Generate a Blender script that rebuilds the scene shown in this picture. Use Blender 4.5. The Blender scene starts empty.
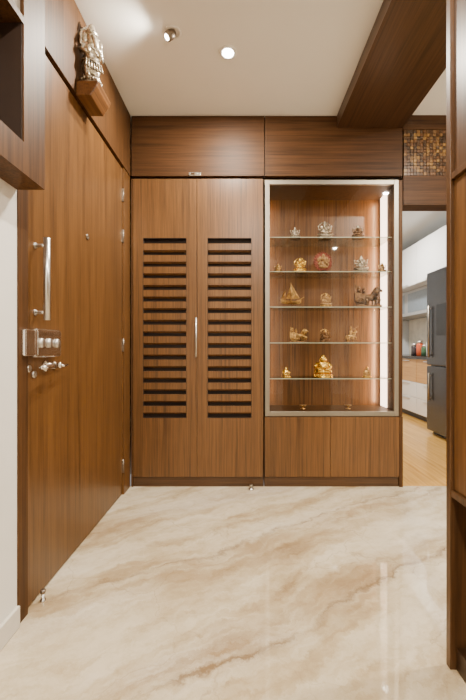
import bpy, bmesh, math, random
from mathutils import Vector, Matrix
random.seed(7)
PI = math.pi
COL = bpy.context.scene.collection
F = 350.0; CZ = 1.01
BY = 2.54            # plane of the cabinet fronts
def bx_(px): return (px-243)*BY/F
def bz_(py): return CZ-(py-348)*BY/F

# ------------------------------------------------------------------ nodes
def newmat(name):
    m = bpy.data.materials.new(name); m.use_nodes = True
    nt = m.node_tree; b = nt.nodes['Principled BSDF']
    return m, nt, b
def N(nt, t, **kw):
    n = nt.nodes.new(t)
    for k, v in kw.items(): setattr(n, k, v)
    return n
def srgb(r, g, b):
    f = lambda c: (c/255/12.92) if c/255 <= .04045 else ((c/255+.055)/1.055)**2.4
    return (f(r), f(g), f(b), 1)
def noise(nt, vec, scale, detail=4, rough=.55, dist=0):
    n = N(nt, 'ShaderNodeTexNoise'); n.inputs['Scale'].default_value = scale
    n.inputs['Detail'].default_value = detail; n.inputs['Roughness'].default_value = rough
    n.inputs['Distortion'].default_value = dist
    nt.links.new(vec, n.inputs['Vector']); return n.outputs['Fac']
def mapping(nt, scale=(1,1,1), rot=(0,0,0), loc=(0,0,0)):
    tc = N(nt, 'ShaderNodeTexCoord'); mp = N(nt, 'ShaderNodeMapping')
    mp.inputs['Scale'].default_value = scale; mp.inputs['Rotation'].default_value = rot
    mp.inputs['Location'].default_value = loc
    nt.links.new(tc.outputs['Object'], mp.inputs['Vector']); return mp.outputs['Vector']
def ramp(nt, fac, stops):
    r = N(nt, 'ShaderNodeValToRGB'); e = r.color_ramp.elements
    while len(e) < len(stops): e.new(.5)
    for i, (p, c) in enumerate(stops): e[i].position = p; e[i].color = c
    nt.links.new(fac, r.inputs['Fac']); return r.outputs['Color']
def mix(nt, a, b, fac, mode='MIX'):
    m = N(nt, 'ShaderNodeMix', data_type='RGBA', blend_type=mode)
    if isinstance(fac, (int, float)): m.inputs[0].default_value = fac
    else: nt.links.new(fac, m.inputs[0])
    for i, v in ((6, a), (7, b)):
        if isinstance(v, tuple): m.inputs[i].default_value = v
        else: nt.links.new(v, m.inputs[i])
    return m.outputs[2]
def math_(nt, op, a, b=None, clamp=False):
    m = N(nt, 'ShaderNodeMath', operation=op, use_clamp=clamp)
    for i, v in enumerate((a, b)):
        if v is None: continue
        if isinstance(v, (int, float)): m.inputs[i].default_value = v
        else: nt.links.new(v, m.inputs[i])
    return m.outputs[0]

def wood(name, light, dark, axis='Z', rough=.34, fine=120, seed=0.0, spec=.45):
    m, nt, b = newmat(name)
    def sc(a, l): return tuple(l if axis == ax else a for ax in 'XYZ')
    v1 = mapping(nt, sc(fine, 2.6), loc=(seed, seed*.7, seed*1.3))
    v2 = mapping(nt, sc(42, .8), loc=(seed*2, seed, seed))
    v3 = mapping(nt, sc(3, .45), loc=(seed, seed*3, seed))
    n1 = noise(nt, v1, 1, 5, .65); n2 = noise(nt, v2, 1, 4, .55, .3); n3 = noise(nt, v3, 1, 3)
    mid = tuple((light[i]*.55+dark[i]*.45) for i in range(3))+(1,)
    lm = tuple((light[i]*.8+dark[i]*.2) for i in range(3))+(1,)
    c1 = ramp(nt, n1, [(.35, dark), (.48, mid), (.61, light)])
    c2 = ramp(nt, n2, [(.33, dark), (.45, mid), (.57, light), (.7, lm)])
    c = mix(nt, c1, c2, .42)
    g = ramp(nt, n3, [(.35, (.89, .89, .89, 1)), (.65, (1.08, 1.08, 1.06, 1))])
    c = mix(nt, c, g, 1.0, 'MULTIPLY')
    nt.links.new(c, b.inputs['Base Color'])
    b.inputs['Roughness'].default_value = rough
    b.inputs['Specular IOR Level'].default_value = spec
    bp = N(nt, 'ShaderNodeBump'); bp.inputs['Strength'].default_value = .05; bp.inputs['Distance'].default_value = .002
    nt.links.new(n1, bp.inputs['Height']); nt.links.new(bp.outputs[0], b.inputs['Normal'])
    return m
def plain(name, col, rough=.5, metal=0, var=.05, sc=30, coat=0):
    m, nt, b = newmat(name)
    n = noise(nt, mapping(nt), sc, 3)
    lo = tuple(c*(1-var) for c in col[:3])+(1,); hi = tuple(min(1, c*(1+var)) for c in col[:3])+(1,)
    nt.links.new(ramp(nt, n, [(.35, lo), (.65, hi)]), b.inputs['Base Color'])
    b.inputs['Roughness'].default_value = rough; b.inputs['Metallic'].default_value = metal
    b.inputs['Coat Weight'].default_value = coat
    return m
def emis(name, col, s):
    m, nt, b = newmat(name)
    b.inputs['Base Color'].default_value = col
    b.inputs['Emission Color'].default_value = col; b.inputs['Emission Strength'].default_value = s
    return m
def thin_glass(name, tint, refl=.05):
    m, nt, b = newmat(name); nt.nodes.remove(b)
    out = nt.nodes['Material Output']
    t = N(nt, 'ShaderNodeBsdfTransparent'); t.inputs[0].default_value = tint
    g = N(nt, 'ShaderNodeBsdfGlossy'); g.inputs['Roughness'].default_value = .02
    lw = N(nt, 'ShaderNodeFresnel'); lw.inputs['IOR'].default_value = 1.45
    mx = N(nt, 'ShaderNodeMixShader')
    nt.links.new(math_(nt, 'MULTIPLY', lw.outputs[0], refl*20), mx.inputs[0])
    nt.links.new(t.outputs[0], mx.inputs[1]); nt.links.new(g.outputs[0], mx.inputs[2])
    nt.links.new(mx.outputs[0], out.inputs[0]); return m

L1, D1 = srgb(118, 80, 42), srgb(64, 40, 20)
W_V = wood('wood_vertical', L1, D1, 'Z')
W_V2 = wood('wood_vertical_second', L1, D1, 'Z', seed=3.7)
W_LO = wood('wood_loft', srgb(86, 56, 31), srgb(45, 28, 15), 'X', seed=1.3, rough=.5, spec=.2)
W_LO2 = wood('wood_loft_second', srgb(86, 56, 31), srgb(45, 28, 15), 'X', seed=6.3, rough=.5, spec=.2)
W_BEAM = wood('wood_beam', srgb(86, 58, 35), srgb(46, 29, 17), 'Y', rough=.36, seed=2.2)
W_DOOR = wood('wood_door', srgb(112, 76, 39), srgb(62, 39, 19), 'Z', rough=.32, seed=5.1)
W_FR = wood('wood_frame', srgb(92, 61, 33), srgb(50, 31, 16), 'Z', rough=.5, spec=.2, seed=4.4)
W_FRX = wood('wood_plinth', srgb(90, 60, 33), srgb(48, 30, 15), 'X', seed=4.9)
W_DK = wood('wood_dark', srgb(62, 40, 22), srgb(36, 22, 12), 'X', seed=8)
W_SH = wood('wood_shelf_side', srgb(96, 64, 35), srgb(52, 33, 18), 'Z', seed=9)
W_IN = wood('wood_display_back', srgb(130, 86, 44), srgb(58, 35, 17), 'Z', seed=11)
W_BRK = wood('wood_bracket', srgb(116, 76, 40), srgb(74, 46, 23), 'Y', seed=12)
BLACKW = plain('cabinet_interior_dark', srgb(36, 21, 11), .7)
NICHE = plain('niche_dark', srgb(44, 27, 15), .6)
PAINT = plain('wall_paint', srgb(240, 237, 230), .7, var=.015, sc=4)
CEILP = plain('ceiling_paint', srgb(248, 245, 238), .8, var=.01, sc=4)
KWALL = plain('kitchen_paint', srgb(228, 230, 230), .6, var=.01, sc=4)
STEEL = plain('brushed_steel', (.66, .64, .61, 1), .3, 1, .06, 120)
CHROME = plain('chrome', (.80, .78, .75, 1), .18, 1, .03, 80)
ALU = plain('aluminium_frame', (.33, .295, .24, 1), .42, 1, .03, 90)
SILVER = plain('antique_silver', (.74, .67, .56, 1), .33, 1, .4, 90)
DSILV = plain('tarnished_silver', (.46, .39, .30, 1), .4, 1, .4, 90)
GOLD = plain('gold', (.90, .52, .10, 1), .25, 1, .3, 70)
BRASS = plain('brass', (.56, .34, .12, 1), .32, 1, .35, 70)
BRONZE = plain('bronze', (.20, .11, .055, 1), .38, 1, .4, 70)
PEWTER = plain('pewter', (.34, .29, .22, 1), .42, 1, .4, 70)
HINGEM = plain('hinge_metal', (.30, .25, .2, 1), .4, 1, .1, 70)
TERRA = plain('terracotta', srgb(134, 64, 44), .6, 0, .3, 70)
CREAM = plain('cream_stone', srgb(172, 134, 86), .5, 0, .25, 70)
BLKP = plain('black_plastic', srgb(22, 22, 24), .4)
WHITEG = plain('white_gloss', srgb(234, 231, 225), .2, coat=.5, var=.01)
GREYG = plain('grey_cabinet', srgb(158, 158, 156), .25, var=.02)
FRIDGE = plain('fridge_steel', (.09, .09, .095, 1), .26, .85, .04, 50)
BLKSTONE = plain('black_granite', srgb(34, 32, 32), .15, var=.4, sc=200)
GLASS = thin_glass('clear_glass', (.98, .98, .97, 1), .025)
SHG = thin_glass('shelf_glass', (.94, .96, .92, 1), .035)
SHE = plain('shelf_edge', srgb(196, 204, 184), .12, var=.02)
LEDM = emis('led_strip', (1.0, .74, .54, 1), 6.5)
LEDL = emis('led_strip_soft', (1.0, .66, .38, 1), 2)
LAMPM = emis('lamp_face', (1.0, .95, .86, 1), 40)
KLAMP = emis('kitchen_lamp', (.95, .97, 1, 1), 8)
TILECOL = [plain('mosaic_%s' % n, srgb(*c), .3, var=.15) for n, c in
    (('umber', (78, 52, 28)), ('tan', (122, 88, 46)), ('chestnut', (96, 62, 30)), ('honey', (146, 110, 58)), ('dark', (62, 42, 24)))]

def ramp_f(nt, fac, a=.35, b=.6, lo=1.2, hi=.35):
    r = N(nt, 'ShaderNodeMapRange'); r.inputs['From Min'].default_value = a; r.inputs['From Max'].default_value = b
    r.inputs['To Min'].default_value = lo; r.inputs['To Max'].default_value = hi
    nt.links.new(fac, r.inputs['Value']); return r.outputs['Result']
def marble():
    m, nt, b = newmat('floor_marble')
    ang = math.radians(30)
    v = mapping(nt, (1, 1, 1), (0, 0, -ang))
    sx = N(nt, 'ShaderNodeSeparateXYZ'); nt.links.new(v, sx.inputs[0])
    base0 = mapping(nt)
    warp = noise(nt, base0, 1.1, 3, .5)
    warp2 = noise(nt, base0, 8, 10, .74)
    off = math_(nt, 'ADD', math_(nt, 'MULTIPLY', math_(nt, 'SUBTRACT', warp, .5), .36),
                math_(nt, 'MULTIPLY', math_(nt, 'SUBTRACT', warp2, .5), .15))
    vv = math_(nt, 'ADD', sx.outputs['Y'], off)
    def stretched(a, b_):
        cx = N(nt, 'ShaderNodeCombineXYZ')
        nt.links.new(math_(nt, 'MULTIPLY', sx.outputs['X'], a), cx.inputs[0]); nt.links.new(math_(nt, 'MULTIPLY', vv, b_), cx.inputs[1])
        return cx.outputs[0]
    cloud = noise(nt, stretched(.75, 2.7), 1.0, 12, .66)
    c = ramp(nt, cloud, [(.34, srgb(158, 132, 98)), (.43, srgb(194, 173, 139)), (.52, srgb(220, 206, 178)), (.66, srgb(236, 227, 208))])
    streak = noise(nt, stretched(2.8, 14), 1.0, 12, .74)
    sm = math_(nt, 'MULTIPLY', ramp_f(nt, cloud, .36, .60, 1.0, .2), .75)
    c = mix(nt, c, ramp(nt, streak, [(.36, (.62, .54, .43, 1)), (.46, (.88, .84, .77, 1)), (.56, (1, 1, 1, 1))]), sm, 'MULTIPLY')
    mott = noise(nt, base0, 12, 10, .75)
    c = mix(nt, c, ramp(nt, mott, [(.37, (.80, .75, .67, 1)), (.50, (1, 1, 1, 1))]), .55, 'MULTIPLY')
    for v0, w, col, st, a_, b_ in ((1.00, .022, srgb(92, 68, 45), .9, .40, .58), (1.05, .14, srgb(160, 133, 98), .75, .40, .64), (1.50, .15, srgb(168, 142, 106), .6, .38, .62),
                       (1.57, .016, srgb(118, 92, 64), .7, .38, .55), (.50, .06, srgb(160, 134, 102), .6, .38, .6), (2.08, .17, srgb(172, 146, 112), .55, .38, .62)):
        dd = math_(nt, 'ABSOLUTE', math_(nt, 'SUBTRACT', vv, v0))
        f = math_(nt, 'SUBTRACT', 1.0, math_(nt, 'DIVIDE', dd, w), True)
        f = math_(nt, 'MULTIPLY', f, math_(nt, 'MULTIPLY', ramp_f(nt, streak, a_, b_, 1.3, .15), st), True)
        c = mix(nt, c, col, f)
    nn = N(nt, 'ShaderNodeTexNoise'); nn.inputs['Scale'].default_value = 4; nn.inputs['Detail'].default_value = 5; nt.links.new(base0, nn.inputs['Vector'])
    scv = N(nt, 'ShaderNodeVectorMath', operation='SCALE'); scv.inputs['Scale'].default_value = .35; nt.links.new(nn.outputs['Color'], scv.inputs[0])
    wv = N(nt, 'ShaderNodeVectorMath', operation='ADD')
    nt.links.new(base0, wv.inputs[0]); nt.links.new(scv.outputs[0], wv.inputs[1])
    vo = N(nt, 'ShaderNodeTexVoronoi', feature='DISTANCE_TO_EDGE'); vo.inputs['Scale'].default_value = 2.2; nt.links.new(wv.outputs[0], vo.inputs['Vector'])
    cr = math_(nt, 'SUBTRACT', 1.0, math_(nt, 'DIVIDE', vo.outputs['Distance'], .008), True)
    cr = math_(nt, 'MULTIPLY', cr, ramp_f(nt, warp, .44, .6, .35, .0), True)
    c = mix(nt, c, srgb(136, 110, 80), cr)
    nt.links.new(c, b.inputs['Base Color'])
    b.inputs['Roughness'].default_value = .04
    b.inputs['Specular IOR Level'].default_value = .85
    return m
MARBLE = marble()
W_FLOOR = wood('kitchen_wood_floor', srgb(222, 172, 90), srgb(186, 134, 62), 'Y', rough=.2, fine=40, seed=14)

# ------------------------------------------------------------------ mesh builder
ORG = {}
class MB:
    def __init__(s): s.bm = bmesh.new(); s.mi = 0
    def box(s, x0, x1, y0, y1, z0, z1, bev=0):
        tmp = bmesh.new(); r = bmesh.ops.create_cube(tmp, size=1)
        for v in tmp.verts:
            v.co = Vector(((x0+x1)/2+v.co.x*(x1-x0), (y0+y1)/2+v.co.y*(y1-y0), (z0+z1)/2+v.co.z*(z1-z0)))
        if bev: bmesh.ops.bevel(tmp, geom=tmp.edges[:], offset=bev, segments=3, affect='EDGES', profile=.5)
        s._merge(tmp); return s
    def _merge(s, tmp, smooth=False):
        mp = {v: s.bm.verts.new(v.co) for v in tmp.verts}
        for f in tmp.faces:
            try:
                g = s.bm.faces.new([mp[v] for v in f.verts]); g.material_index = s.mi; g.smooth = smooth
            except ValueError: pass
        tmp.free()
    def ell(s, c, r, rot=None, seg=16):
        tmp = bmesh.new(); bmesh.ops.create_uvsphere(tmp, u_segments=seg, v_segments=max(8, seg*2//3), radius=1)
        M = Matrix.Translation(Vector(c)) @ (rot.to_4x4() if rot else Matrix.Identity(4)) @ Matrix.Diagonal((r[0], r[1], r[2], 1))
        bmesh.ops.transform(tmp, matrix=M, verts=tmp.verts); s._merge(tmp, True); return s
    def lathe(s, prof, c=(0,0,0), rot=None, seg=24, sy=1.0, caps=True):
        tmp = bmesh.new(); rings = []
        for r, z in prof:
            rings.append([tmp.verts.new((max(r, 1e-4)*math.cos(2*PI*i/seg), sy*max(r, 1e-4)*math.sin(2*PI*i/seg), z)) for i in range(seg)])
        for a, b in zip(rings, rings[1:]):
            for i in range(seg): tmp.faces.new((a[i], a[(i+1) % seg], b[(i+1) % seg], b[i]))
        if caps: tmp.faces.new(rings[0][::-1]); tmp.faces.new(rings[-1])
        M = Matrix.Translation(Vector(c)) @ (rot.to_4x4() if rot else Matrix.Identity(4))
        bmesh.ops.transform(tmp, matrix=M, verts=tmp.verts)
        bmesh.ops.recalc_face_normals(tmp, faces=tmp.faces)
        s._merge(tmp, True); return s
    def tube(s, pts, rad, seg=10):
        pts = [Vector(p) for p in pts]
        rs = rad if isinstance(rad, (list, tuple)) else [rad]*len(pts)
        tmp = bmesh.new(); rings = []; up = None
        for i, p in enumerate(pts):
            d = (pts[min(i+1, len(pts)-1)]-pts[max(i-1, 0)]).normalized()
            if up is None: up = Vector((0, 0, 1)) if abs(d.z) < .9 else Vector((1, 0, 0))
            a = d.cross(up).normalized(); b = a.cross(d).normalized(); up = b
            rings.append([tmp.verts.new(p+rs[i]*(math.cos(2*PI*k/seg)*a+math.sin(2*PI*k/seg)*b)) for k in range(seg)])
        for a, b in zip(rings, rings[1:]):
            for i in range(seg): tmp.faces.new((a[i], a[(i+1) % seg], b[(i+1) % seg], b[i]))
        tmp.faces.new(rings[0][::-1]); tmp.faces.new(rings[-1])
        bmesh.ops.recalc_face_normals(tmp, faces=tmp.faces)
        s._merge(tmp, True); return s
    def prism(s, pts, axis, a, b, smooth=False):
        tmp = bmesh.new()
        def P(p, t):
            return {'X': (t, p[0], p[1]), 'Y': (p[0], t, p[1]), 'Z': (p[0], p[1], t)}[axis]
        A = [tmp.verts.new(P(p, a)) for p in pts]; B = [tmp.verts.new(P(p, b)) for p in pts]
        n = len(pts); tmp.faces.new(A); tmp.faces.new(B[::-1])
        for i in range(n): tmp.faces.new((A[i], B[i], B[(i+1) % n], A[(i+1) % n]))
        bmesh.ops.recalc_face_normals(tmp, faces=tmp.faces)
        s._merge(tmp); return s
    def build(s, name, mats, parent=None, bevel=0):
        me = bpy.data.meshes.new(name)
        if parent is not None and parent.name in ORG:
            bmesh.ops.translate(s.bm, vec=-ORG[parent.name], verts=s.bm.verts)
        s.bm.to_mesh(me); s.bm.free()
        for m in (mats if isinstance(mats, list) else [mats]): me.materials.append(m)
        o = bpy.data.objects.new(name, me); COL.objects.link(o)
        if parent is not None:
            o.parent = parent
            if parent.name in ORG: ORG[o.name] = ORG[parent.name]
        if bevel:
            bv = o.modifiers.new('bevel', 'BEVEL'); bv.width = bevel; bv.segments = 2; bv.limit_method = 'ANGLE'
        return o
def thing(name, label, cat, loc=(0,0,0), group=None):
    o = bpy.data.objects.new(name, None); o.empty_display_size = .1; COL.objects.link(o)
    o.location = loc; o['label'] = label; o['category'] = cat
    if group: o['group'] = group
    ORG[o.name] = Vector(loc); return o
def tag(o, label, cat, group=None):
    o['label'] = label; o['category'] = cat
    if group: o['group'] = group
    return o
def struct(o, label=None, cat='structure'):
    o['kind'] = 'structure'
    if label: o['label'] = label; o['category'] = cat
    return o

# ------------------------------------------------------------------ ROOM
WX = -0.82
CH = 2.70
struct(MB().box(-.95, 2.3, -2.6, BY+.02, -.06, 0).build('floor', MARBLE), 'polished cream marble floor with brown diagonal veins', 'floor')
struct(MB().box(.4, 3.2, BY+.021, 6.45, -.06, -.001).build('floor', W_FLOOR), 'honey coloured wooden kitchen floor beyond the doorway', 'floor')
struct(MB().box(-.95, 2.3, -2.6, BY+.5, CH, CH+.08).build('ceiling', CEILP), 'plain cream painted foyer ceiling', 'ceiling')
struct(MB().box(.4, 3.2, BY+.501, 6.45, CH, CH+.08).build('ceiling', KWALL), 'white kitchen ceiling seen through the doorway', 'ceiling')
struct(MB().box(-.95, WX, -2.6, 1.27, 0, CH).build('wall_left', PAINT), 'off-white painted wall strip beside the entrance door', 'wall')
struct(MB().box(-.95, -.90, 1.27, BY+.5, 0, CH).build('wall_left_far', PAINT), 'wall behind the entrance door', 'wall')
struct(MB().box(-.95, 2.3, -2.7, -2.6, 0, CH).build('wall_back', PAINT), 'plain wall behind the viewer', 'wall')
struct(MB().box(2.2, 2.3, -2.6, BY, 0, CH).build('wall_right', PAINT), 'plain painted right wall', 'wall')
struct(MB().box(-.95, 1.16, BY+.42, BY+.5, 0, CH).build('wall_front', PAINT), 'wall behind the wooden cabinets', 'wall')
struct(MB().box(1.95, 2.3, BY, BY+.12, 0, CH).build('wall_front_right', PAINT), 'wall piece right of the kitchen doorway', 'wall')
struct(MB().box(3.05, 3.15, BY-.0, 6.45, 0, CH).build('wall_kitchen_right', KWALL), 'white kitchen wall behind the fridge', 'wall')
struct(MB().box(2.3, 3.05, BY, BY+.1, 0, CH).build('wall_kitchen_near', KWALL), 'near kitchen wall', 'wall')
struct(MB().box(.4, 3.15, 6.4, 6.5, 0, CH).build('wall_kitchen_far', KWALL), 'far kitchen wall', 'wall')
struct(MB().box(.4, .5, BY+.5, 6.4, 0, CH).build('wall_kitchen_left', KWALL), 'left kitchen wall', 'wall')
m = MB().box(WX, WX+.014, -2.6, 1.268, 0, .078)
struct(m.build('baseboard_left', plain('baseboard_paint', srgb(222, 216, 204), .4, var=.02), bevel=.003), 'cream baseboard along the left wall', 'baseboard')
m = MB().box(1.165, 1.95, BY, BY+.12, 2.05, 2.262).box(1.165, 1.95, BY, BY+.12, 2.596, CH).box(1.165, 1.95, BY+.03, BY+.12, 2.262, 2.596)
struct(m.build('trim_1', W_LO), 'wooden header above the kitchen doorway', 'trim')
m = MB(); t = .0236; z = 2.264
while z+t < 2.597:
    x = 1.168
    while x+t < 1.95:
        m.mi = random.choices(range(5), [3, 3, 3, 2, 2])[0]
        d = random.uniform(0, .003)
        m.box(x+.0016, x+t-.0016, BY+.004-d, BY+.03, z+.0016, z+t-.0016); x += t
    z += t
tag(m.build('mosaic_panel', TILECOL), 'small brown and gold square mosaic tile panel above the kitchen doorway', 'mosaic')
m = MB().box(.682, 1.16, -2.6, BY-.002, 2.607, CH)
struct(m.build('trim_2', W_BEAM, bevel=.002), 'wide flat wooden beam across the ceiling', 'trim')

# ------------------------------------------------------------------ ENTRANCE DOOR (left wall)
DX = WX-.012
DXS = WX-.004        # door face sits almost flush with its frame
m = MB()
m.box(-.9, WX+.004, 1.27, 1.33, 0, 2.25)
struct(m.build('trim_3', W_FR, bevel=.002), 'near wooden jamb of the entrance door', 'trim')
struct(MB().box(-.9, WX, 2.412, BY, 0, 2.25).build('trim_5', W_DOOR), 'narrow wooden jamb between the entrance door and the louvred cabinet', 'trim')
m = MB().box(-.9, WX+.003, 1.27, BY, 2.256, CH-.002)
struct(m.build('trim_4', W_FR, bevel=.002), 'wooden panel above the entrance door', 'trim')
door = struct(MB().box(DX-.04, DX, 1.334, 2.408, .006, 2.246).build('door_1', W_DOOR, bevel=.002), 'tall brown wooden entrance door with vertical grain', 'door')
def wallpt(px, py, X):
    Y = (X)*F/(px-243); return Y, CZ-(py-348)*Y/F
hx = DX+.048
hy = hx*F/(47-243)
zt = CZ+(348-238)*hy/F; zb = CZ+(348-320)*hy/F
m = MB().tube([(hx, hy, zb), (hx, hy, zt)], .013, 16)
m.tube([(DX, hy, zt-.03), (hx, hy, zt-.03)], .007).tube([(DX, hy, zb+.03), (hx, hy, zb+.03)], .007)
m.lathe([(.012, 0), (.012, .004), (.008, .006)], (DX, hy, zt-.03), Matrix.Rotation(PI/2, 3, 'Y')).lathe([(.012, 0), (.012, .004), (.008, .006)], (DX, hy, zb+.03), Matrix.Rotation(PI/2, 3, 'Y'))
m.build('pull_handle', STEEL, door)
ly0, ly1 = 1.338, 1.54
lz0, lz1 = .972, 1.088
m = MB().box(DX, DX+.036, ly0+.012, ly1, lz0, lz1, .012)
lock = m.build('rim_lock', CHROME, door)
m = MB().box(DX+.001, WX+.022, 1.285, ly0+.010, lz0+.008, lz1-.008, .005)
m.build('strike_plate', CHROME, lock)
for yy in (1.38, 1.435, 1.495):
    m = MB().lathe([(.019, 0), (.019, .007), (.013, .011), (.005, .012)], (DX+.036, yy, 1.03), Matrix.Rotation(PI/2, 3, 'Y'))
    m.build('cylinder_cover', STEEL, lock)
m = MB()
R = Matrix.Rotation(PI/2, 3, 'Y')
m.lathe([(.024, 0), (.024, .008), (.012, .012), (.011, .045), (.006, .047)], (DX, 1.47, .935), R)
m.tube([(DX+.04, 1.47, .935), (DX+.046, 1.44, .937), (DX+.047, 1.40, .932), (DX+.046, 1.36, .934)], [.011, .010, .009, .007])
m.build('door_lever', CHROME, door)
m = MB().lathe([(.017, 0), (.017, .007), (.008, .01), (.008, .02), (.013, .022), (.013, .034), (.004, .038)], (DX, 1.535, .935), R)
m.tube([(DX+.03, 1.535, .935), (DX+.032, 1.57, .93), (DX+.032, 1.60, .935)], [.007, .006, .004])
m.build('thumb_turn', CHROME, door)
for yy, zz in ((1.355, .93), (1.39, .905)):
    MB().lathe([(.014, 0), (.014, .006), (.009, .008), (.004, .006)], (DX, yy, zz), R).build('keyhole_cover', STEEL, door)
yp, zp = wallpt(87, 237, DX)
m = MB(); m.lathe([(.015, 0), (.015, .005), (.008, .007), (.006, .004)], (DX, yp, zp), R)
m.build('peephole', HINGEM, door)
for py in (195, 236, 345, 466):
    Y = 2.41; Z = CZ-(py-348)*Y/F
    m = MB().tube([(WX-.003, Y, Z-.045), (WX-.003, Y, Z+.045)], .005).box(DX, WX-.004, Y-.008, Y+.002, Z-.043, Z+.043)
    m.build('hinge', HINGEM, door)
t_ = thing('door_stop', 'small steel door stop at the foot of the entrance door', 'door stop', (-.80, 1.40, 0))
MB().lathe([(.011, 0), (.011, .004), (.006, .006), (.006, .03)], (-.80, 1.40, 0)).build('post', STEEL, t_)
MB().lathe([(.008, .03), (.010, .032), (.010, .042), (.005, .044)], (-.80, 1.40, 0)).build('rubber_cap', HINGEM, t_)
t_ = thing('door_stop', 'small steel catch on the floor before the tall cabinet', 'door stop', (.058, 2.50, 0))
MB().lathe([(.020, 0), (.020, .004), (.013, .006), (.010, .02)], (.058, 2.50, 0)).build('base', STEEL, t_)
MB().lathe([(.014, .02), (.015, .024), (.012, .034), (.006, .036)], (.058, 2.50, 0)).build('cap', PEWTER, t_)

# ------------------------------------------------------------------ OVERHEAD OPEN CABINET top left
t_ = thing('wall_cabinet', 'dark wooden overhead cabinet with an open niche, high beside the door', 'cabinet', (WX, .7, 1.583))
FX = -.718
y1 = 1.268
m = MB()
ny1 = -FX*F/(243-24)
nz0 = CZ+206*ny1/F; nz1 = CZ+(348-24)*ny1/F
m.box(WX+.001, FX, -.6, y1, 1.583, nz0)
m.box(WX+.001, FX, ny1, y1, nz0, 2.6)
m.box(WX+.001, FX, -.6, ny1, nz1, nz1+.022)
m.build('body', W_FR, t_)
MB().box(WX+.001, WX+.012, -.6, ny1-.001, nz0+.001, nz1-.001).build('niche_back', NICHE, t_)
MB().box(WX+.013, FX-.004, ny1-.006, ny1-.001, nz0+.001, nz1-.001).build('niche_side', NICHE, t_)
m = MB().box(WX+.02, FX-.012, -.59, ny1-.001, nz1+.024, 2.58)
m.build('upper_panel', plain('panel_painted_lit', srgb(150, 142, 130), .2), t_)  # plain grey base colour stands in for a lit strip above the niche

# ------------------------------------------------------------------ BRACKET + STATUE
br = thing('wall_bracket', 'thick tapering wooden wall ledge above the entrance door', 'shelf', (WX+.003, 1.8, 2.25))
MB().prism([(WX+.004, 2.246), (WX+.004, 2.318), (-.705, 2.318), (-.715, 2.290), (-.745, 2.246)], 'Y', 1.71, 1.87).build('ledge', W_BRK, br, bevel=.004)

def ring_beads(m, R_, n, z, r, sy=1.0, yc=0):
    for i in range(n):
        a = 2*PI*i/n; m.ell((R_*math.cos(a), yc+sy*R_*math.sin(a), z), (r, r, r), seg=6)
def seated(t, s, mats, trunk=True, halo=True, arms4=True):
    mb, mf, mh = mats
    m = MB().lathe([(x*s, z*s) for x, z in ((.34, 0), (.36, .03), (.28, .07), (.30, .11), (.36, .15), (.30, .17))], sy=.75)
    ring_beads(m, .33*s, 16, .11*s, .045*s, .75); m.build('pedestal', mb, t)
    m = MB()
    m.ell((0, -.02*s, .24*s), (.30*s, .20*s, .085*s))
    for sx in (-1, 1):
        m.tube([(sx*.10*s, 0, .24*s), (sx*.29*s, -.08*s, .26*s), (sx*.12*s, -.20*s, .21*s), (-sx*.05*s, -.21*s, .20*s)], [.09*s, .08*s, .055*s, .035*s])
    m.ell((0, -.03*s, .38*s), (.17*s, .145*s, .16*s)); m.ell((0, 0, .50*s), (.16*s, .10*s, .11*s))
    for sx in (-1, 1):
        m.tube([(sx*.15*s, 0, .54*s), (sx*.25*s, -.03*s, .42*s), (sx*.19*s, -.17*s, .38*s)], [.05*s, .042*s, .03*s])
        m.ell((sx*.18*s, -.19*s, .39*s), (.035*s, .03*s, .045*s))
        if arms4:
            m.tube([(sx*.14*s, .02*s, .55*s), (sx*.29*s, .02*s, .55*s), (sx*.30*s, -.01*s, .69*s)], [.045*s, .036*s, .026*s])
            m.ell((sx*.30*s, -.01*s, .72*s), (.045*s, .02*s, .05*s))
    m.ell((0, -.03*s, .67*s), (.11*s, .105*s, .115*s))
    if trunk:
        m.tube([(0, -.11*s, .67*s), (0, -.17*s, .59*s), (.02*s, -.18*s, .50*s), (.07*s, -.19*s, .45*s), (.09*s, -.19*s, .48*s)], [.05*s, .042*s, .034*s, .027*s, .018*s])
        for sx in (-1, 1): m.ell((sx*.15*s, .01*s, .67*s), (.075*s, .02*s, .09*s), Matrix.Rotation(sx*.4, 3, 'Z'))
    else:
        for sx in (-1, 1): m.ell((sx*.11*s, 0, .66*s), (.02*s, .02*s, .04*s))
        m.ell((0, -.135*s, .66*s), (.015*s, .02*s, .025*s))
    m.build('body', mf, t)
    m = MB().lathe([(x*s, z*s) for x, z in ((.115, .74), (.125, .77), (.09, .80), (.10, .82), (.065, .87), (.07, .885), (.03, .93), (.035, .95), (.005, .99))], (0, -.02*s, 0), seg=16)
    m.build('crown', mh, t)
    if halo:
        m = MB()
        pts = [(.27*s*math.cos(a), .10*s, .68*s+.27*s*math.sin(a)) for a in [(-.25+1.5*k/20)*PI for k in range(21)]]
        m.tube(pts, .022*s, 8)
        for p in pts[::2]: m.ell((p[0]*1.12, p[1], .68*s+(p[2]-.68*s)*1.12), (.026*s,)*3, seg=6)
        m.box(-.02*s, .02*s, .08*s, .11*s, .15*s, .5*s)
        m.build('halo', mh, t)
def seated_plain(t, s, mats): seated(t, s*1.0, mats, halo=False)
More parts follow.
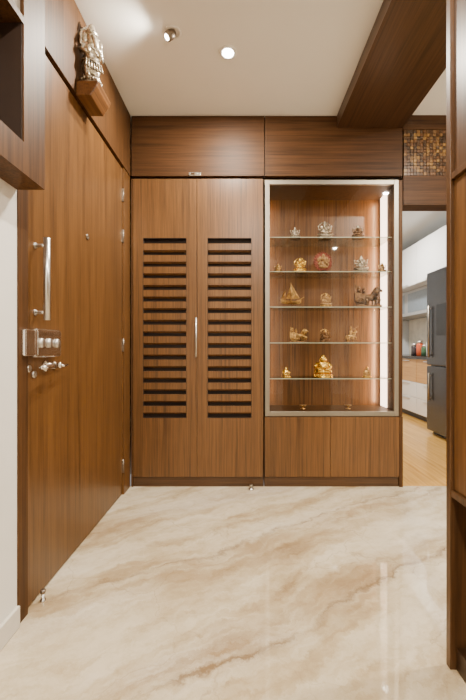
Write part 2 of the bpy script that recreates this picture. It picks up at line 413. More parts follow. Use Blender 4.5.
def squat(t, s, mats):
    """broad rounded seated figure, wide lap and robe"""
    mb, mf, mh = mats
    m = MB().lathe([(x*s, z*s) for x, z in ((.46, 0), (.48, .04), (.40, .07), (.42, .10), (.47, .14), (.40, .16))], sy=.6)
    ring_beads(m, .44*s, 20, .10*s, .045*s, .6); m.build('pedestal', mb, t)
    m = MB().ell((0, -.02*s, .27*s), (.45*s, .25*s, .14*s)).ell((0, 0, .46*s), (.33*s, .20*s, .24*s)).ell((0, .0, .60*s), (.30*s, .15*s, .12*s))
    for sx in (-1, 1):
        m.tube([(sx*.26*s, 0, .62*s), (sx*.38*s, -.03*s, .46*s), (sx*.25*s, -.22*s, .36*s), (sx*.06*s, -.26*s, .36*s)], [.09*s, .08*s, .06*s, .045*s])
    for k in range(3): m.tube([(-.20*s, -.18*s, (.56-.05*k)*s), (0, -.23*s, (.46-.05*k)*s), (.18*s, -.19*s, (.52-.05*k)*s)], .012*s, 6)
    m.build('robe', mf, t)
    m = MB().ell((0, -.02*s, .79*s), (.17*s, .15*s, .15*s)).ell((0, -.17*s, .78*s), (.025*s, .025*s, .03*s)).lathe([(.10*s, .60*s), (.09*s, .70*s)])
    for sx in (-1, 1): m.ell((sx*.17*s, 0, .76*s), (.022*s, .03*s, .06*s))
    m.build('head', mf, t)
    m = MB().ell((0, 0, .86*s), (.155*s, .14*s, .09*s)).ell((0, 0, .95*s), (.07*s, .07*s, .045*s)); m.build('hair_bun', mh, t)
def disc_idol(t, s, mats):
    mb, mf, mh = mats
    MB().lathe([(.26*s, 0), (.26*s, .04*s), (.18*s, .07*s), (.16*s, .12*s)], sy=.6).build('pedestal', mb, t)
    R = Matrix.Rotation(PI/2, 3, 'X')
    m = MB().lathe([(.40*s, -.03*s), (.43*s, 0), (.40*s, .03*s), (.34*s, .035*s)], (0, .03*s, .53*s), R, 28)
    for i in range(22):
        a = 2*PI*i/22; m.ell((.42*s*math.cos(a), .0, .53*s+.42*s*math.sin(a)), (.045*s, .03*s, .045*s), seg=8)
    m.build('round_back', mh, t)
    m = MB().ell((0, -.05*s, .30*s), (.22*s, .10*s, .08*s)).ell((0, -.05*s, .43*s), (.14*s, .09*s, .14*s)).ell((0, -.07*s, .66*s), (.11*s, .08*s, .11*s))
    for sx in (-1, 1):
        m.ell((sx*.15*s, -.03*s, .67*s), (.08*s, .02*s, .09*s))
        m.tube([(sx*.12*s, -.05*s, .50*s), (sx*.24*s, -.06*s, .42*s), (sx*.18*s, -.12*s, .34*s)], [.045*s, .038*s, .03*s])
        m.tube([(sx*.12*s, -.04*s, .54*s), (sx*.27*s, -.05*s, .56*s), (sx*.27*s, -.07*s, .66*s)], [.04*s, .034*s, .026*s])
    m.tube([(0, -.13*s, .66*s), (0, -.19*s, .57*s), (.02*s, -.19*s, .46*s), (.08*s, -.17*s, .42*s)], [.045*s, .04*s, .03*s, .02*s])
    m.lathe([(.09*s, .74*s), (.06*s, .82*s), (.01*s, .88*s)], (0, -.05*s, 0), seg=12)
    m.build('body', mf, t)
def ship(t, s, mats):
    mb, mf, mh = mats
    MB().box(-.22*s, .22*s, -.10*s, .10*s, 0, .05*s, .008*s).box(-.02*s, .02*s, -.02*s, .02*s, .05*s, .14*s).build('stand', mb, t)
    m = MB(); secs = []
    tmp = bmesh.new()
    for k in range(9):
        u = k/8; x = (-.42+.84*u)*s; w = .11*s*math.sin(PI*min(1, max(.02, .08+u*.9)))**.7
        zt = (.26+.10*(2*u-1)**2)*s; zb = (.13+.08*(2*u-1)**4)*s
        secs.append([tmp.verts.new(p) for p in ((x, -w, zt), (x, -w*.6, (zt+zb)/2*.95), (x, 0, zb), (x, w*.6, (zt+zb)/2*.95), (x, w, zt))])
    for a, b in zip(secs, secs[1:]):
        for i in range(4): tmp.faces.new((a[i], a[i+1], b[i+1], b[i]))
        tmp.faces.new((a[4], a[0], b[0], b[4]))
    tmp.faces.new(secs[0]); tmp.faces.new(secs[-1][::-1])
    bmesh.ops.recalc_face_normals(tmp, faces=tmp.faces); m._merge(tmp)
    m.build('hull', mf, t)
    for pts, r in (([(0, 0, .25*s), (0, 0, 1.0*s)], .018*s), ([(-.24*s, 0, .25*s), (-.24*s, 0, .72*s)], .014*s), ([(.36*s, 0, .33*s), (.54*s, 0, .44*s)], .012*s)):
        MB().tube(pts, r).build('mast', mf, t)
    def sail(pts):
        tmp = bmesh.new(); cxs = sum(p[0] for p in pts)/len(pts); czs = sum(p[1] for p in pts)/len(pts)
        F_ = [tmp.verts.new((x*s, -.012*s, z*s)) for x, z in pts]; B_ = [tmp.verts.new((x*s, .012*s, z*s)) for x, z in pts]
        cf = tmp.verts.new((cxs*s, -.07*s, czs*s)); cb = tmp.verts.new((cxs*s, -.045*s, czs*s)); n = len(pts)
        for i in range(n):
            j = (i+1) % n
            tmp.faces.new((F_[i], F_[j], cf)); tmp.faces.new((B_[j], B_[i], cb)); tmp.faces.new((F_[i], B_[i], B_[j], F_[j]))
        bmesh.ops.recalc_face_normals(tmp, faces=tmp.faces)
        mm = MB(); mm._merge(tmp); return mm.build('sail', mh, t)
    sail([(.02, .34), (.36, .38), (.22, .60), (.02, .95)])
    sail([(-.03, .36), (-.20, .36), (-.14, .60), (-.03, .82)])
    sail([(-.27, .36), (-.40, .38), (-.34, .55), (-.27, .68)])
def horse(m, x, s, y=0, lean=0):
    m.tube([(x-.16*s, y, .30*s), (x, y, .30*s), (x+.15*s, y, .34*s)], [.08*s, .085*s, .09*s])
    m.tube([(x+.15*s, y, .36*s), (x+.21*s, y, .50*s), (x+.23*s, y, .57*s)], [.075*s, .06*s, .05*s])
    m.tube([(x+.21*s, y, .58*s), (x+.32*s, y, .50*s)], [.05*s, .03*s])
    for dx, kx in ((-.15, -.19), (-.12, -.09)):
        m.tube([(x+dx*s, y+(.03*s if kx < -.1 else -.03*s), .28*s), (x+kx*s, y, .16*s), (x+(dx-.02)*s, y, .05*s)], [.05*s, .034*s, .026*s])
    m.tube([(x+.14*s, y-.03*s, .30*s), (x+.25*s, y-.03*s, .24*s), (x+.22*s, y-.03*s, .12*s)], [.045*s, .03*s, .022*s])
    m.tube([(x+.13*s, y+.03*s, .30*s), (x+.15*s, y+.03*s, .16*s), (x+.14*s, y+.03*s, .05*s)], [.045*s, .03*s, .024*s])
    m.tube([(x-.20*s, y, .34*s), (x-.26*s, y, .28*s), (x-.27*s, y, .14*s)], [.03*s, .034*s, .012*s])
    for k in range(5): m.ell((x+(.12+.025*k)*s, y, (.44+.04*k)*s), (.035*s, .018*s, .035*s), seg=6)
def chariot(t, s, mats):
    mb, mf, mh = mats
    MB().box(-.50*s, .56*s, -.18*s, .18*s, 0, .10*s, .012*s).build('pedestal', mb, t)
    for a_, b_ in ((.12*s, -.08*s), (.20*s, .08*s), (.04*s, .02*s)):
        m = MB(); horse(m, a_, s*1.35, b_); m.build('horse', mf, t)
    for yy in (-.15*s, .15*s):
        m = MB(); m.tube([(-.27*s+.15*s*math.cos(a), yy, .24*s+.15*s*math.sin(a)) for a in [2*PI*k/20 for k in range(21)]], .03*s, 8)
        for k in range(4):
            a = PI*k/4; m.tube([(-.27*s-.14*s*math.cos(a), yy, .24*s-.14*s*math.sin(a)), (-.27*s+.14*s*math.cos(a), yy, .24*s+.14*s*math.sin(a))], .016*s, 6)
        m.ell((-.27*s, yy, .24*s), (.04*s,)*3, seg=8); m.build('wheel', mh, t)
    m = MB().box(-.48*s, .02*s, -.13*s, .13*s, .24*s, .32*s)
    side = [(-.46*s, .27*s), (-.52*s, .70*s), (-.42*s, .62*s), (-.26*s, .54*s), (-.04*s, .58*s), (.02*s, .27*s)]
    m.prism(side, 'Y', -.13*s, -.115*s).prism(side, 'Y', .115*s, .13*s).box(-.50*s, -.46*s, -.12*s, .12*s, .3*s, .66*s)
    m.tube([(-.46*s, .1*s, .5*s), (-.46*s, .1*s, .98*s)], .018*s, 6)
    m.prism([(-.46*s, .80*s), (-.46*s, .97*s), (-.26*s, .92*s), (-.30*s, .86*s)], 'Y', .09*s, .11*s)
    m.build('carriage', mh, t)
    for x_, h_ in ((-.32, 0), (-.12, -.04)):
        m = MB().lathe([(.13*s, (.27+h_)*s), (.12*s, (.42+h_)*s), (.15*s, (.60+h_)*s), (.06*s, (.66+h_)*s)], (x_*s, 0, 0), sy=.8).ell((x_*s, 0, (.73+h_)*s), (.085*s, .085*s, .09*s))
        m.lathe([(.08*s, (.78+h_)*s), (.05*s, (.85+h_)*s), (.01*s, (.92+h_)*s)], (x_*s, 0, 0), seg=10)
        m.tube([((x_+.04)*s, -.07*s, (.58+h_)*s), ((x_+.16)*s, -.06*s, (.52+h_)*s), ((x_+.26)*s, -.05*s, (.60+h_)*s)], [.05*s, .042*s, .034*s]); m.build('rider', mf, t)
def mounted(t, s, mats):
    mb, mf, mh = mats
    MB().box(-.34*s, .42*s, -.12*s, .12*s, 0, .05*s, .01*s).build('pedestal', mb, t)
    m = MB(); horse(m, 0, s*1.15); m.build('horse', mf, t)
    m = MB().lathe([(.08*s, .36*s), (.07*s, .46*s), (.10*s, .60*s), (.03*s, .68*s)], (-.01*s, 0, 0), sy=.8).ell((-.01*s, 0, .74*s), (.06*s, .06*s, .07*s))
    for yy in (-.08, .08):
        m.tube([(0, yy*.6*s, .42*s), (.08*s, yy*s, .34*s), (.05*s, yy*s, .18*s)], [.045*s, .034*s, .026*s])
        m.tube([(0, yy*.8*s, .58*s), (.10*s, yy*s, .52*s), (.18*s, yy*.5*s, .58*s)], [.035*s, .03*s, .022*s])
    m.lathe([(.06*s, .79*s), (.045*s, .85*s), (.004*s, .93*s)], (-.01*s, 0, 0), seg=10)
    m.tube([(-.10*s, -.06*s, .60*s), (.40*s, -.10*s, .92*s)], [.012*s, .008*s], 6)
    m.build('rider', mh, t)

def upright_statue(t, s, mb, mf, mh):
    m = MB().lathe([(x*s, z*s) for x, z in ((.17, 0), (.175, .03), (.13, .06), (.14, .085), (.17, .11), (.14, .13))]); ring_beads(m, .155*s, 14, .085*s, .024*s); m.build('pedestal', mb, t)
    m = MB()
    for sx in (-1, 1):
        m.tube([(sx*.07*s, -.01*s, .13*s), (sx*.08*s, -.03*s, .27*s), (sx*.06*s, 0, .42*s)], [.04*s, .055*s, .085*s])
        m.ell((sx*.08*s, -.06*s, .145*s), (.035*s, .07*s, .025*s))
    m.lathe([(x*s, z*s) for x, z in ((.13, .22), (.15, .30), (.13, .38))], sy=.75)
    m.ell((0, -.03*s, .47*s), (.125*s, .12*s, .12*s)); m.ell((0, 0, .58*s), (.12*s, .09*s, .09*s))
    for sx in (-1, 1):
        m.tube([(sx*.11*s, 0, .61*s), (sx*.17*s, -.02*s, .50*s), (sx*.10*s, -.14*s, .47*s)], [.042*s, .036*s, .028*s])
        m.ell((sx*.10*s, -.16*s, .48*s), (.033*s, .03*s, .04*s))
        m.tube([(sx*.11*s, .02*s, .62*s), (sx*.17*s, .02*s, .63*s), (sx*.17*s, 0, .72*s)], [.038*s, .03*s, .022*s])
        m.ell((sx*.17*s, 0, .75*s), (.026*s, .02*s, .04*s))
    m.ell((0, -.03*s, .74*s), (.085*s, .085*s, .09*s))
    m.tube([(0, -.10*s, .74*s), (0, -.16*s, .66*s), (.01*s, -.17*s, .56*s), (.06*s, -.18*s, .50*s), (.09*s, -.18*s, .53*s)], [.042*s, .036*s, .03*s, .024*s, .016*s])
    for sx in (-1, 1): m.ell((sx*.10*s, 0, .74*s), (.05*s, .018*s, .07*s), Matrix.Rotation(sx*.4, 3, 'Z'))
    m.build('body', mf, t)
    def ring(R_, z, r, sy=1.0, yc=0):
        mm = MB(); mm.tube([(R_*s*math.cos(2*PI*i/24), (yc+sy*R_*math.sin(2*PI*i/24))*s, z*s) for i in range(25)], r*s, 8); return mm
    m = ring(.15, .375, .016, .78)
    for k in range(7): m.tube([((-.12+.04*k)*s, -.10*s, .38*s), ((-.14+.047*k)*s, -.13*s, .24*s)], [.012*s, .018*s], 6)
    m.build('belt', PEWTER, t)
    ring(.125, .54, .014, .85, -.02).build('necklace', PEWTER, t)
    m = MB().lathe([(x*s, z*s) for x, z in ((.085, .80), (.10, .83), (.07, .86), (.075, .88), (.045, .93), (.05, .94), (.02, .97), (.004, 1.0))], (0, -.02*s, 0), seg=16); ring_beads(m, .09*s, 12, .83*s, .014*s, 1, -.02*s); m.build('crown', mh, t)
    m = MB().tube([(.15*s*math.cos(a), .07*s, .78*s+.17*s*math.sin(a)) for a in [(-.2+1.4*k/18)*PI for k in range(19)]], .018*s, 8)
    for k in range(13):
        a = (-.2+1.4*k/12)*PI; m.ell((.165*s*math.cos(a), .07*s, .78*s+.185*s*math.sin(a)), (.017*s,)*3, seg=6)
    m.tube([(0, .08*s, .12*s), (0, .10*s, .4*s), (0, .07*s, .62*s)], [.04*s, .03*s, .02*s]); m.build('halo', mh, t)
st = thing('deity_statue', 'silver elephant-headed statue standing on the wooden wall ledge', 'statue', (0, 0, 0))
upright_statue(st, .33, PEWTER, SILVER, SILVER)
st.scale = (.9, .9, 1)
st.location = (-.768, 1.77, 2.3185); st.rotation_euler = (0, 0, PI/2-.8)

# ------------------------------------------------------------------ TALL LOUVRED CABINET
g = .0025
x0, xm, x1c = bx_(133), bx_(197), bx_(263.5)
zt, zb = bz_(178.5), bz_(477)
lof = bz_(176.5)
tc_ = thing('tall_cabinet', 'tall brown wooden cabinet with two louvred doors', 'cabinet', ((x0+x1c)/2, BY+.2, 0))
m = MB()
m.box(WX+.008, x0, BY+.003, BY+.40, .0, zt); m.box(x1c-.018, x1c, BY+.02, BY+.40, .0, zt)
m.box(x0, x1c-.018, BY+.02, BY+.40, zt-.018, zt); m.box(x0, x1c-.018, BY+.02, BY+.40, zb-.02, zb-.004); m.box(x0, x1c-.018, BY+.385, BY+.40, zb, zt-.018)
m.build('body', W_FR, tc_)
MB().box(WX+.008, x1c, BY+.012, BY+.03, .0, zb-.006).build('plinth', W_FRX, tc_)
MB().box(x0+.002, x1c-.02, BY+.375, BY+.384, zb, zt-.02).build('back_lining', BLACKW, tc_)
for i, (a, b, la, lb) in enumerate(((x0+g, xm-g/2, bx_(143), bx_(186.5)), (xm+g/2, x1c-g, bx_(207.5), bx_(251.5)))):
    q0, q1 = bz_(418), bz_(238)
    wm = (W_V, W_V2)[i]
    m = MB().box(a, la, BY, BY+.019, zb, zt-g).box(lb, b, BY, BY+.019, zb, zt-g).box(la, lb, BY, BY+.019, zb, q0).box(la, lb, BY, BY+.019, q1, zt-g)
    d = m.build('door', wm, tc_)
    m = MB()
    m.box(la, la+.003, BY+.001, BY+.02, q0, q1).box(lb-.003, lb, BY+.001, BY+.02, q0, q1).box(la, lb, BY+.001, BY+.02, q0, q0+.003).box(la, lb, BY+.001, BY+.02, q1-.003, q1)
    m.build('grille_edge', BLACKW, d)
    m = MB(); nsl = 15; gap = .037; pitch = (q1-q0-.006-gap)/nsl
    for k in range(nsl):
        lo = q0+.003+gap+k*pitch; hi = lo+pitch-gap
        m.prism([(BY-.001, lo), (BY-.001, hi), (BY+.010, hi), (BY+.026, lo-.010), (BY+.020, lo-.012), (BY+.008, lo)], 'X', la+.003, lb-.003)
    m.build('louvre_slats', wm, d)
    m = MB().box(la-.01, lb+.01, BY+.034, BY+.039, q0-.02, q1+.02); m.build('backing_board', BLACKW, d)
    if i == 0:
        hx = bx_(196.6)
        m = MB().tube([(hx, BY-.028, bz_(357)), (hx, BY-.028, bz_(318))], .0075, 12)
        m.tube([(hx, BY, bz_(352)), (hx, BY-.028, bz_(352))], .005).tube([(hx, BY, bz_(323)), (hx, BY-.028, bz_(323))], .005)
        m.build('handle', STEEL, d)

# ------------------------------------------------------------------ LOFT CABINETS
for a, b, mt, lab in ((WX+.008, bx_(264.5), W_LO, 'left horizontal-grain wooden loft cabinet above the louvred doors'), (bx_(264.5)+.001, 1.16, W_LO2, 'right wooden loft cabinet above the glass display')):
    t_ = thing('loft_cabinet', lab, 'cabinet', ((a+b)/2, BY+.2, lof))
    MB().box(a, b, BY+.021, BY+.40, lof+.001, CH-.002).build('body', W_DK, t_)
    MB().box(a+g, b-g, BY, BY+.019, lof+.004, CH-.006).build('door', mt, t_, bevel=.0012)
    if a < 0:
        m = MB().box(bx_(189), bx_(201), BY-.012, BY, bz_(176.3), bz_(173), .002).tube([(bx_(191), BY-.014, bz_(174.6)), (bx_(199), BY-.014, bz_(174.6))], .005)
        m.build('catch', CHROME, t_)

# ------------------------------------------------------------------ DISPLAY CABINET
dx0, dx1 = bx_(265), bx_(398.5); dz0, dz1 = bz_(416), bz_(180)
dc = thing('display_cabinet', 'lit glass-fronted display cabinet with aluminium frame and glass shelves', 'cabinet', ((dx0+dx1)/2, BY+.2, dz0))
DB = BY+.30
m = MB()
m.box(dx0, dx0+.02, BY+.022, DB+.02, dz0, dz1).box(dx1-.02, 1.158, BY+.002, DB+.02, dz0, dz1)
m.box(dx0+.02, dx1-.02, BY+.022, DB+.02, dz0, dz0+.03).box(dx0+.02, dx1-.02, BY+.022, DB+.02, dz1-.02, dz1)
m.build('body', W_FR, dc)
MB().box(dx0+.02, dx1-.02, DB, DB+.018, dz0+.03, dz1-.02).build('back_panel', W_IN, dc)
fw = .033
m = MB()
m.box(dx0, dx0+fw, BY-.004, BY+.02, dz0, dz1).box(dx1-fw, dx1, BY-.004, BY+.02, dz0, dz1)
m.box(dx0+fw, dx1-fw, BY-.004, BY+.02, dz0, dz0+fw).box(dx0+fw, dx1-fw, BY-.004, BY+.02, dz1-fw, dz1)
fr = m.build('door_frame', ALU, dc, bevel=.002)
MB().box(dx0+fw-.004, dx1-fw+.004, BY+.006, BY+.010, dz0+fw-.004, dz1-fw+.004).build('glass_pane', GLASS, fr)
SZ = [bz_(y) for y in (235, 270, 306, 342.5, 379)]
for z in SZ:
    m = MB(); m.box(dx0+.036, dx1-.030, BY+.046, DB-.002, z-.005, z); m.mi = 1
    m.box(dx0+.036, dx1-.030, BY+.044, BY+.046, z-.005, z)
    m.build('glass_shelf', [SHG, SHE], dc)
MB().box(dx1-.029, dx1-.021, BY+.15, BY+.26, dz0+.035, dz1-.025).build('led_strip', LEDM, dc)
MB().box(dx0+.022, dx0+.034, DB-.020, DB-.008, dz0+.035, dz1-.025).build('led_strip', LEDL, dc)
for xa, E, yy in ((dx0+.05, 1.2, .26), (dx1-.045, 5.0, .25)):
    l = bpy.data.lights.new('led_light', 'AREA'); l.shape = 'RECTANGLE'; l.size = .012; l.size_y = dz1-dz0-.1
    l.energy = E; l.color = (1, .68, .38); o = bpy.data.objects.new('led_light', l); COL.objects.link(o)
    o.location = (xa, BY+yy, (dz0+dz1)/2)
    sgn = 1 if xa < .4 else -1
    q = Vector((sgn, .45, 0)).normalized(); zax = -q; yax = Vector((0, 0, 1)); xax = yax.cross(zax)
    o.rotation_euler = Matrix((xax, yax, zax)).transposed().to_euler()

xb0, xbm, xb1 = bx_(264.5), bx_(330.5), bx_(399)
bc = thing('base_cabinet', 'low wooden cabinet with two plain doors under the glass display', 'cabinet', ((xb0+xb1)/2, BY+.2, 0))
MB().box(xb0, 1.158, BY+.021, BY+.40, zb-.004, dz0-.004).build('body', W_FR, bc)
MB().box(xb0, 1.158, BY+.012, BY+.40, 0, zb-.006).build('plinth', W_FRX, bc)
MB().box(xb0+g, xbm-g/2, BY, BY+.019, zb, dz0-.006).build('door', W_V, bc, bevel=.001)
MB().box(xbm+g/2, xb1, BY, BY+.019, zb, dz0-.006).build('door', W_V2, bc, bevel=.001)
MB().box(xb1+.002, 1.16, BY, BY+.02, 0, dz0-.004).build('end_stile', W_FR, bc)

# idols ----------------------------------------------------------
IY = BY+.12
sc_ = F/IY
def ix(px): return (px-243)*IY/F
FL = dz0+.03
items = [
 (295, SZ[0], 13, 'splain', (BRONZE, DSILV, DSILV), 'deity_figurine', 'small tarnished silver seated figurine at the left of the top shelf'),
 (325, SZ[0], 19, 'seat', (PEWTER, DSILV, PEWTER), 'deity_figurine', 'dull haloed seated figurine in the middle of the top shelf'),
 (358, SZ[0], 15, 'seat', (BRONZE, BRONZE, PEWTER), 'deity_figurine', 'small dark haloed figurine at the right of the top shelf'),
 (278, SZ[1], 10, 'splain', (BRASS, BRASS, BRASS), 'deity_figurine', 'tiny brass figurine at the left end of the second shelf'),
 (300, SZ[1], 16, 'seat', (GOLD, GOLD, GOLD), 'deity_figurine', 'golden seated figurine left of the terracotta disc'),
 (323, SZ[1], 22, 'disc', (BRONZE, CREAM, TERRA), 'deity_figurine', 'terracotta figurine with large round back, middle of second shelf'),
 (361, SZ[1], 18, 'splain', (PEWTER, DSILV, DSILV), 'deity_figurine', 'silvery seated figurine right of the terracotta disc'),
 (382, SZ[1], 11, 'splain', (BRONZE, BRASS, GOLD), 'deity_figurine', 'tiny brass figurine at the right end of the second shelf'),
 (291, SZ[2], 25, 'ship', (BRONZE, BRASS, BRASS), 'ship_model', 'small brass ship ornament with pointed sails on the third shelf'),
 (326, SZ[2], 15, 'seat', (BRASS, CREAM, BRASS), 'deity_figurine', 'cream and brass seated figurine beside the ship on the third shelf'),
 (367, SZ[2], 24, 'char', (BRONZE, BRONZE, BRONZE), 'chariot_figurine', 'dark bronze horse-drawn chariot group, right of the third shelf'),
 (298, SZ[3], 16, 'char', (BRONZE, BRASS, BRASS), 'chariot_figurine', 'small brass chariot figurine at the left of the fourth shelf'),
 (325, SZ[3], 14, 'seat', (BRONZE, BRONZE, BRASS), 'deity_figurine', 'small dark bronze seated figurine in the middle of the fourth shelf'),
 (351, SZ[3], 18, 'mount', (BRONZE, BRASS, BRASS), 'rider_figurine', 'brass rider on horse figurine on the fourth shelf'),
 (286, SZ[4], 11, 'squat', (GOLD, GOLD, GOLD), 'deity_figurine', 'small rounded golden figurine at the left of the fifth shelf'),
 (323, SZ[4], 23, 'squat', (GOLD, GOLD, GOLD), 'deity_figurine', 'largest golden seated figure, middle of the fifth shelf'),
 (367, SZ[4], 11, 'squat', (GOLD, BRASS, GOLD), 'deity_figurine', 'small rounded brass figurine at the right of the fifth shelf'),
]
KN = dict(seat=seated, splain=seated_plain, squat=squat, disc=disc_idol, ship=ship, char=chariot, mount=mounted)
for px, z, hp, k, mats, nm, lab in items:
    t_ = thing(nm, lab, 'ship model' if k == 'ship' else 'figurine', (0, 0, 0), 'ornaments on the glass shelves')
    s = hp/sc_
    KN[k](t_, s, mats)
    wide = 1.12 if k in ('seat', 'splain') else (.88 if k == 'squat' else 1.0)
    t_.scale = (wide, 1.0, 1.0)
    t_.location = (ix(px), IY, z+.0008); t_.rotation_euler = (0, 0, random.uniform(-.2, .2))
for k, px in enumerate((303, 348)):
    t_ = thing('oil_lamp', ('small brass oil lamp at the left on the display floor', 'small brass oil lamp at the right on the display floor')[k], 'oil lamp', (0, 0, 0), 'oil lamps on the display floor')
    MB().lathe([(.018, 0), (.02, .004), (.007, .008), (.006, .016), (.024, .024), (.026, .032), (.02, .030)]).build('bowl', BRASS, t_)
    MB().tube([(0, -.02, .030), (0, -.032, .034)], [.006, .003]).build('wick', CREAM, t_)
    t_.location = (ix(px), IY, FL+.0005)

# ------------------------------------------------------------------ RIGHT NEAR SHELVING UNIT (faces left)
SX = .65; SY = 1.12; st_ = .022
zs1 = CZ-(490-348)*1.10/F; zs2 = CZ+(348-174)*1.10/F
ru = thing('shelving_unit', 'tall wooden shelving unit at the right edge, with open lower niche', 'shelving unit', (.82, .4, 0))
m = MB()
m.box(SX, 1.0, SY-st_, SY, 0, 2.6).box(SX, 1.0, -.6, -.578, 0, 2.6).box(.985, 1.0, -.578, SY-st_, 0, 2.6)
m.box(SX, .985, -.578, SY-st_, 2.58, 2.6)
m.build('body', W_SH, ru, bevel=.0015)
MB().box(SX+.02, .985, -.578, SY-st_-.001, 0, .07).build('plinth', W_DK, ru)
for z in (zs1, zs2): MB().box(SX+.002, .984, -.577, SY-st_-.001, z-.02, z).build('shelf', W_SH, ru, bevel=.001)
MB().box(SX+.012, SX+.03, -.575, SY-st_-.002, zs1+.003, zs2-.023).build('door', W_V2, ru)
MB().box(SX+.012, SX+.03, -.575, SY-st_-.002, zs2+.003, 2.575).build('upper_door', W_SH, ru)
MB().box(.975, .984, -.577, SY-st_-.001, .07, zs1-.021).build('niche_back', W_DK, ru)

# ------------------------------------------------------------------ KITCHEN
fr_ = thing('refrigerator', 'tall dark steel refrigerator in the kitchen', 'refrigerator', (2.55, 3.84, 0))
RH = 1.90
MB().box(2.24, 2.92, 3.5, 4.18, .04, RH).build('body', FRIDGE, fr_, bevel=.008)
MB().box(2.26, 2.9, 3.52, 4.16, 0, .04).build('plinth', BLKP, fr_)
MB().box(2.19, 2.238, 3.503, 4.177, .045, .80).build('lower_door', FRIDGE, fr_, bevel=.01)
MB().box(2.19, 2.238, 3.503, 4.177, .81, RH-.003).build('upper_door', FRIDGE, fr_, bevel=.01)
for a, b in ((.90, 1.5), (.40, .72)):
    MB().tube([(2.165, 4.08, a), (2.165, 4.08, b)], .010).tube([(2.19, 4.08, a+.03), (2.165, 4.08, a+.03)], .008).tube([(2.19, 4.08, b-.03), (2.165, 4.08, b-.03)], .008).build('handle', HINGEM, fr_)
MB().box(2.186, 2.19, 3.72, 3.96, 1.15, 1.5).build('dispenser', BLKP, fr_)

KX = 2.45
kb = thing('kitchen_base_cabinet', 'kitchen base unit with wood-fronted top drawers and white lower drawers', 'cabinet', (2.75, 5.2, 0))
MB().box(KX+.02, 3.04, 4.22, 6.38, .08, .855).build('body', WHITEG, kb)
MB().box(KX+.06, 3.04, 4.22, 6.38, 0, .08).build('plinth', BLKP, kb)
W_K = wood('kitchen_drawer_wood', srgb(204, 158, 98), srgb(170, 122, 68), 'Y', seed=15)
for y in (4.22, 4.94, 5.66):
    for z0_, z1_, mt in ((.085, .30, WHITEG), (.305, .52, WHITEG), (.525, .85, W_K)):
        d = MB().box(KX, KX+.018, y+.003, y+.717, z0_, z1_).build('drawer', mt, kb, bevel=.002)
        MB().box(KX-.012, KX, y+.2, y+.52, z1_-.03, z1_-.018).build('handle', STEEL, d)
tag(MB().box(KX-.02, 3.045, 4.2, 6.39, .857, .895).build('worktop', BLKSTONE, bevel=.003), 'black stone worktop over the kitchen drawers', 'worktop')
tag(MB().box(3.03, 3.045, 4.2, 6.39, .897, 1.515).build('backsplash', plain('backsplash_tile', srgb(222, 212, 194), .2, var=.1, sc=8)), 'glossy beige backsplash behind the worktop', 'backsplash')
kw = thing('kitchen_wall_cabinet', 'long glossy kitchen wall cabinet, white upper doors over grey glass doors', 'cabinet', (2.75, 5, 1.52))
MB().box(KX+.02, 3.049, 3.5, 6.38, 1.92, 2.5).build('body', WHITEG, kw)
for y in (3.5, 4.22, 4.94, 5.66):
    d = MB().box(KX, KX+.018, y+.004, y+.716, 1.922, 2.498).build('door', WHITEG, kw, bevel=.002)
    MB().box(KX-.010, KX, y+.25, y+.47, 1.935, 1.947).build('handle', STEEL, d)
MB().box(2.66, 3.049, 4.22, 6.38, 1.52, 1.919).build('lower_body', GREYG, kw)
SMOK = plain('smoked_glass', srgb(118, 128, 136), .1)
for y in (4.22, 4.94, 5.66):
    d = MB().box(2.64, 2.658, y+.004, y+.716, 1.522, 1.915).build('glass_door', GREYG, kw, bevel=.002)
    MB().box(2.636, 2.64, y+.06, y+.66, 1.57, 1.87).build('pane', SMOK, d)
for k, (y, h, c, lab) in enumerate(((4.72, .20, (170, 50, 40), 'red lidded jar on the kitchen worktop'), (4.86, .26, (230, 225, 215), 'tall white jar on the kitchen worktop'), (5.0, .16, (60, 90, 60), 'green jar on the kitchen worktop'), (5.14, .22, (200, 90, 50), 'orange jar on the kitchen worktop'), (5.3, .18, (60, 50, 50), 'dark jar on the kitchen worktop'))):
    t_ = thing('jar', lab, 'jar', (2.6, y, .896), 'jars on the kitchen worktop')
    MB().lathe([(.045, .896), (.05, .90), (.05, .896+h*.75), (.035, .896+h*.82)], (2.6, y, 0)).build('body', plain('jar_colour', srgb(*c), .25), t_)
    MB().lathe([(.038, .896+h*.82), (.038, .896+h*.98), (.03, .896+h)], (2.6, y, 0)).build('lid', STEEL, t_)

# ------------------------------------------------------------------ LIGHT FIXTURES
LC = (1, .91, .77)
def area(name, loc, E, size, col=LC, rot=None, spread=PI, parent=None):
    l = bpy.data.lights.new(name, 'AREA'); l.shape = 'DISK'; l.size = size; l.energy = E; l.color = col; l.spread = spread
    o = bpy.data.objects.new(name, l); COL.objects.link(o); o.location = loc
    if rot: o.rotation_euler = rot
    return o
def spot(name, loc, target, E, ang, blend=.6, col=LC, rad=.03):
    l = bpy.data.lights.new(name, 'SPOT'); l.energy = E; l.spot_size = ang; l.spot_blend = blend; l.color = col; l.shadow_soft_size = rad
    o = bpy.data.objects.new(name, l); COL.objects.link(o); o.location = loc
    o.rotation_euler = (Vector(target)-Vector(loc)).to_track_quat('-Z', 'Y').to_euler(); return o
TRIMM = plain('lamp_trim', srgb(240, 236, 228), .4, var=.01)
def downlight(x, y, lab, E):
    t_ = thing('downlight', lab, 'ceiling light', (x, y, CH), None)
    MB().lathe([(.031, CH-.001), (.033, CH-.008), (.047, CH-.007), (.049, CH-.0005)], (x, y, 0), caps=False).build('trim_ring', TRIMM, t_)
    MB().lathe([(.030, CH-.010), (.031, CH-.001)], (x, y, 0)).build('lens', LAMPM, t_)
    area('downlight_lamp', (x, y, CH-.014), E, .06)
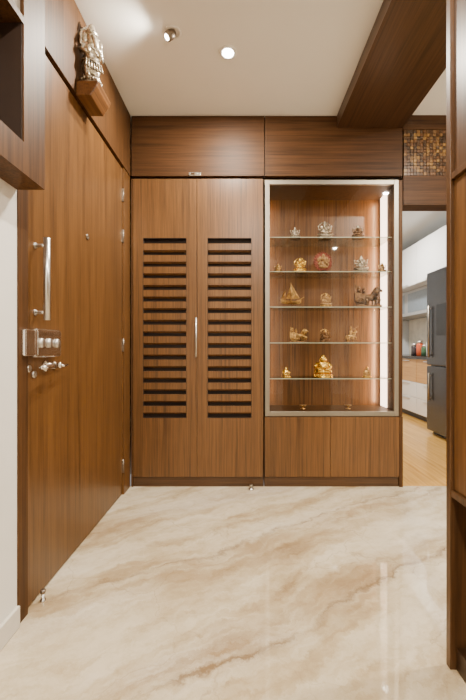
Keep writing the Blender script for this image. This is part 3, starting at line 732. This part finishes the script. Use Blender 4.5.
downlight(-.086, 1.998, 'round glowing recessed downlight in the ceiling centre', 42)
downlight(.1, .35, 'unseen round downlight just above the viewer, added for ambient light', 48)  # out-of-view lamp, added to raise the ambient light
downlight(.1, -1.2, 'unseen round downlight well behind the viewer, added for ambient light', 46)  # added behind the camera as ambient fill
downlight(1.55, 1.3, 'unseen round downlight right of the beam, added for ambient light', 50)  # unseen fill lamp added on the right side
downlight(1.55, -.8, 'unseen round downlight far right behind the viewer, added for ambient light', 42)  # another added ambient lamp outside the view
ex, ey = -.374, 1.872
t_ = thing('eyeball_spotlight', 'small adjustable eyeball spotlight in the ceiling, tilted to the door', 'ceiling light', (ex, ey, CH))
MB().lathe([(.028, CH-.001), (.030, CH-.006), (.040, CH-.006), (.044, CH-.0005)], (ex, ey, 0), caps=False).build('trim_ring', TRIMM, t_)
d = (Vector((-.76, 1.75, 2.3))-Vector((ex, ey, CH))).normalized(); q = d.to_track_quat('Z', 'Y').to_matrix()
MB().lathe([(.020, -.005), (.024, .02), (.022, .045), (.017, .046), (.015, .030)], (ex, ey, CH-.004), q).build('lamp_head', HINGEM, t_)
MB().lathe([(.014, .046), (.014, .048)], (ex, ey, CH-.004), q).build('lamp_face', LAMPM, t_)
spot('eyeball_lamp', tuple(Vector((ex, ey, CH-.004))+d*.055), (-.79, 1.74, 2.3), 52, 2.5, .7, rad=.02)
t_ = thing('kitchen_ceiling_light', 'flat round kitchen ceiling light', 'ceiling light', (1.7, 4.6, CH))
MB().lathe([(.15, CH-.03), (.16, CH-.02), (.16, CH-.001)], (1.7, 4.6, 0)).build('housing', WHITEG, t_)
MB().lathe([(.14, CH-.034), (.14, CH-.031)], (1.7, 4.6, 0)).build('diffuser', KLAMP, t_)
area('kitchen_lamp', (1.7, 4.6, CH-.045), 75, .3, (1, .97, .92))

w = bpy.data.worlds.new('world'); bpy.context.scene.world = w; w.use_nodes = True
w.node_tree.nodes['Background'].inputs[0].default_value = (.9, .85, .8, 1); w.node_tree.nodes['Background'].inputs[1].default_value = .3

cam = bpy.data.cameras.new('camera'); cam.lens = 18; cam.sensor_width = 36; cam.sensor_fit = 'AUTO'
cam.shift_x = -10/700; cam.shift_y = -2/700; cam.clip_start = .02
co = bpy.data.objects.new('camera', cam); COL.objects.link(co); co.location = (0, 0, CZ); co.rotation_euler = (PI/2, 0, 0)
bpy.context.scene.camera = co
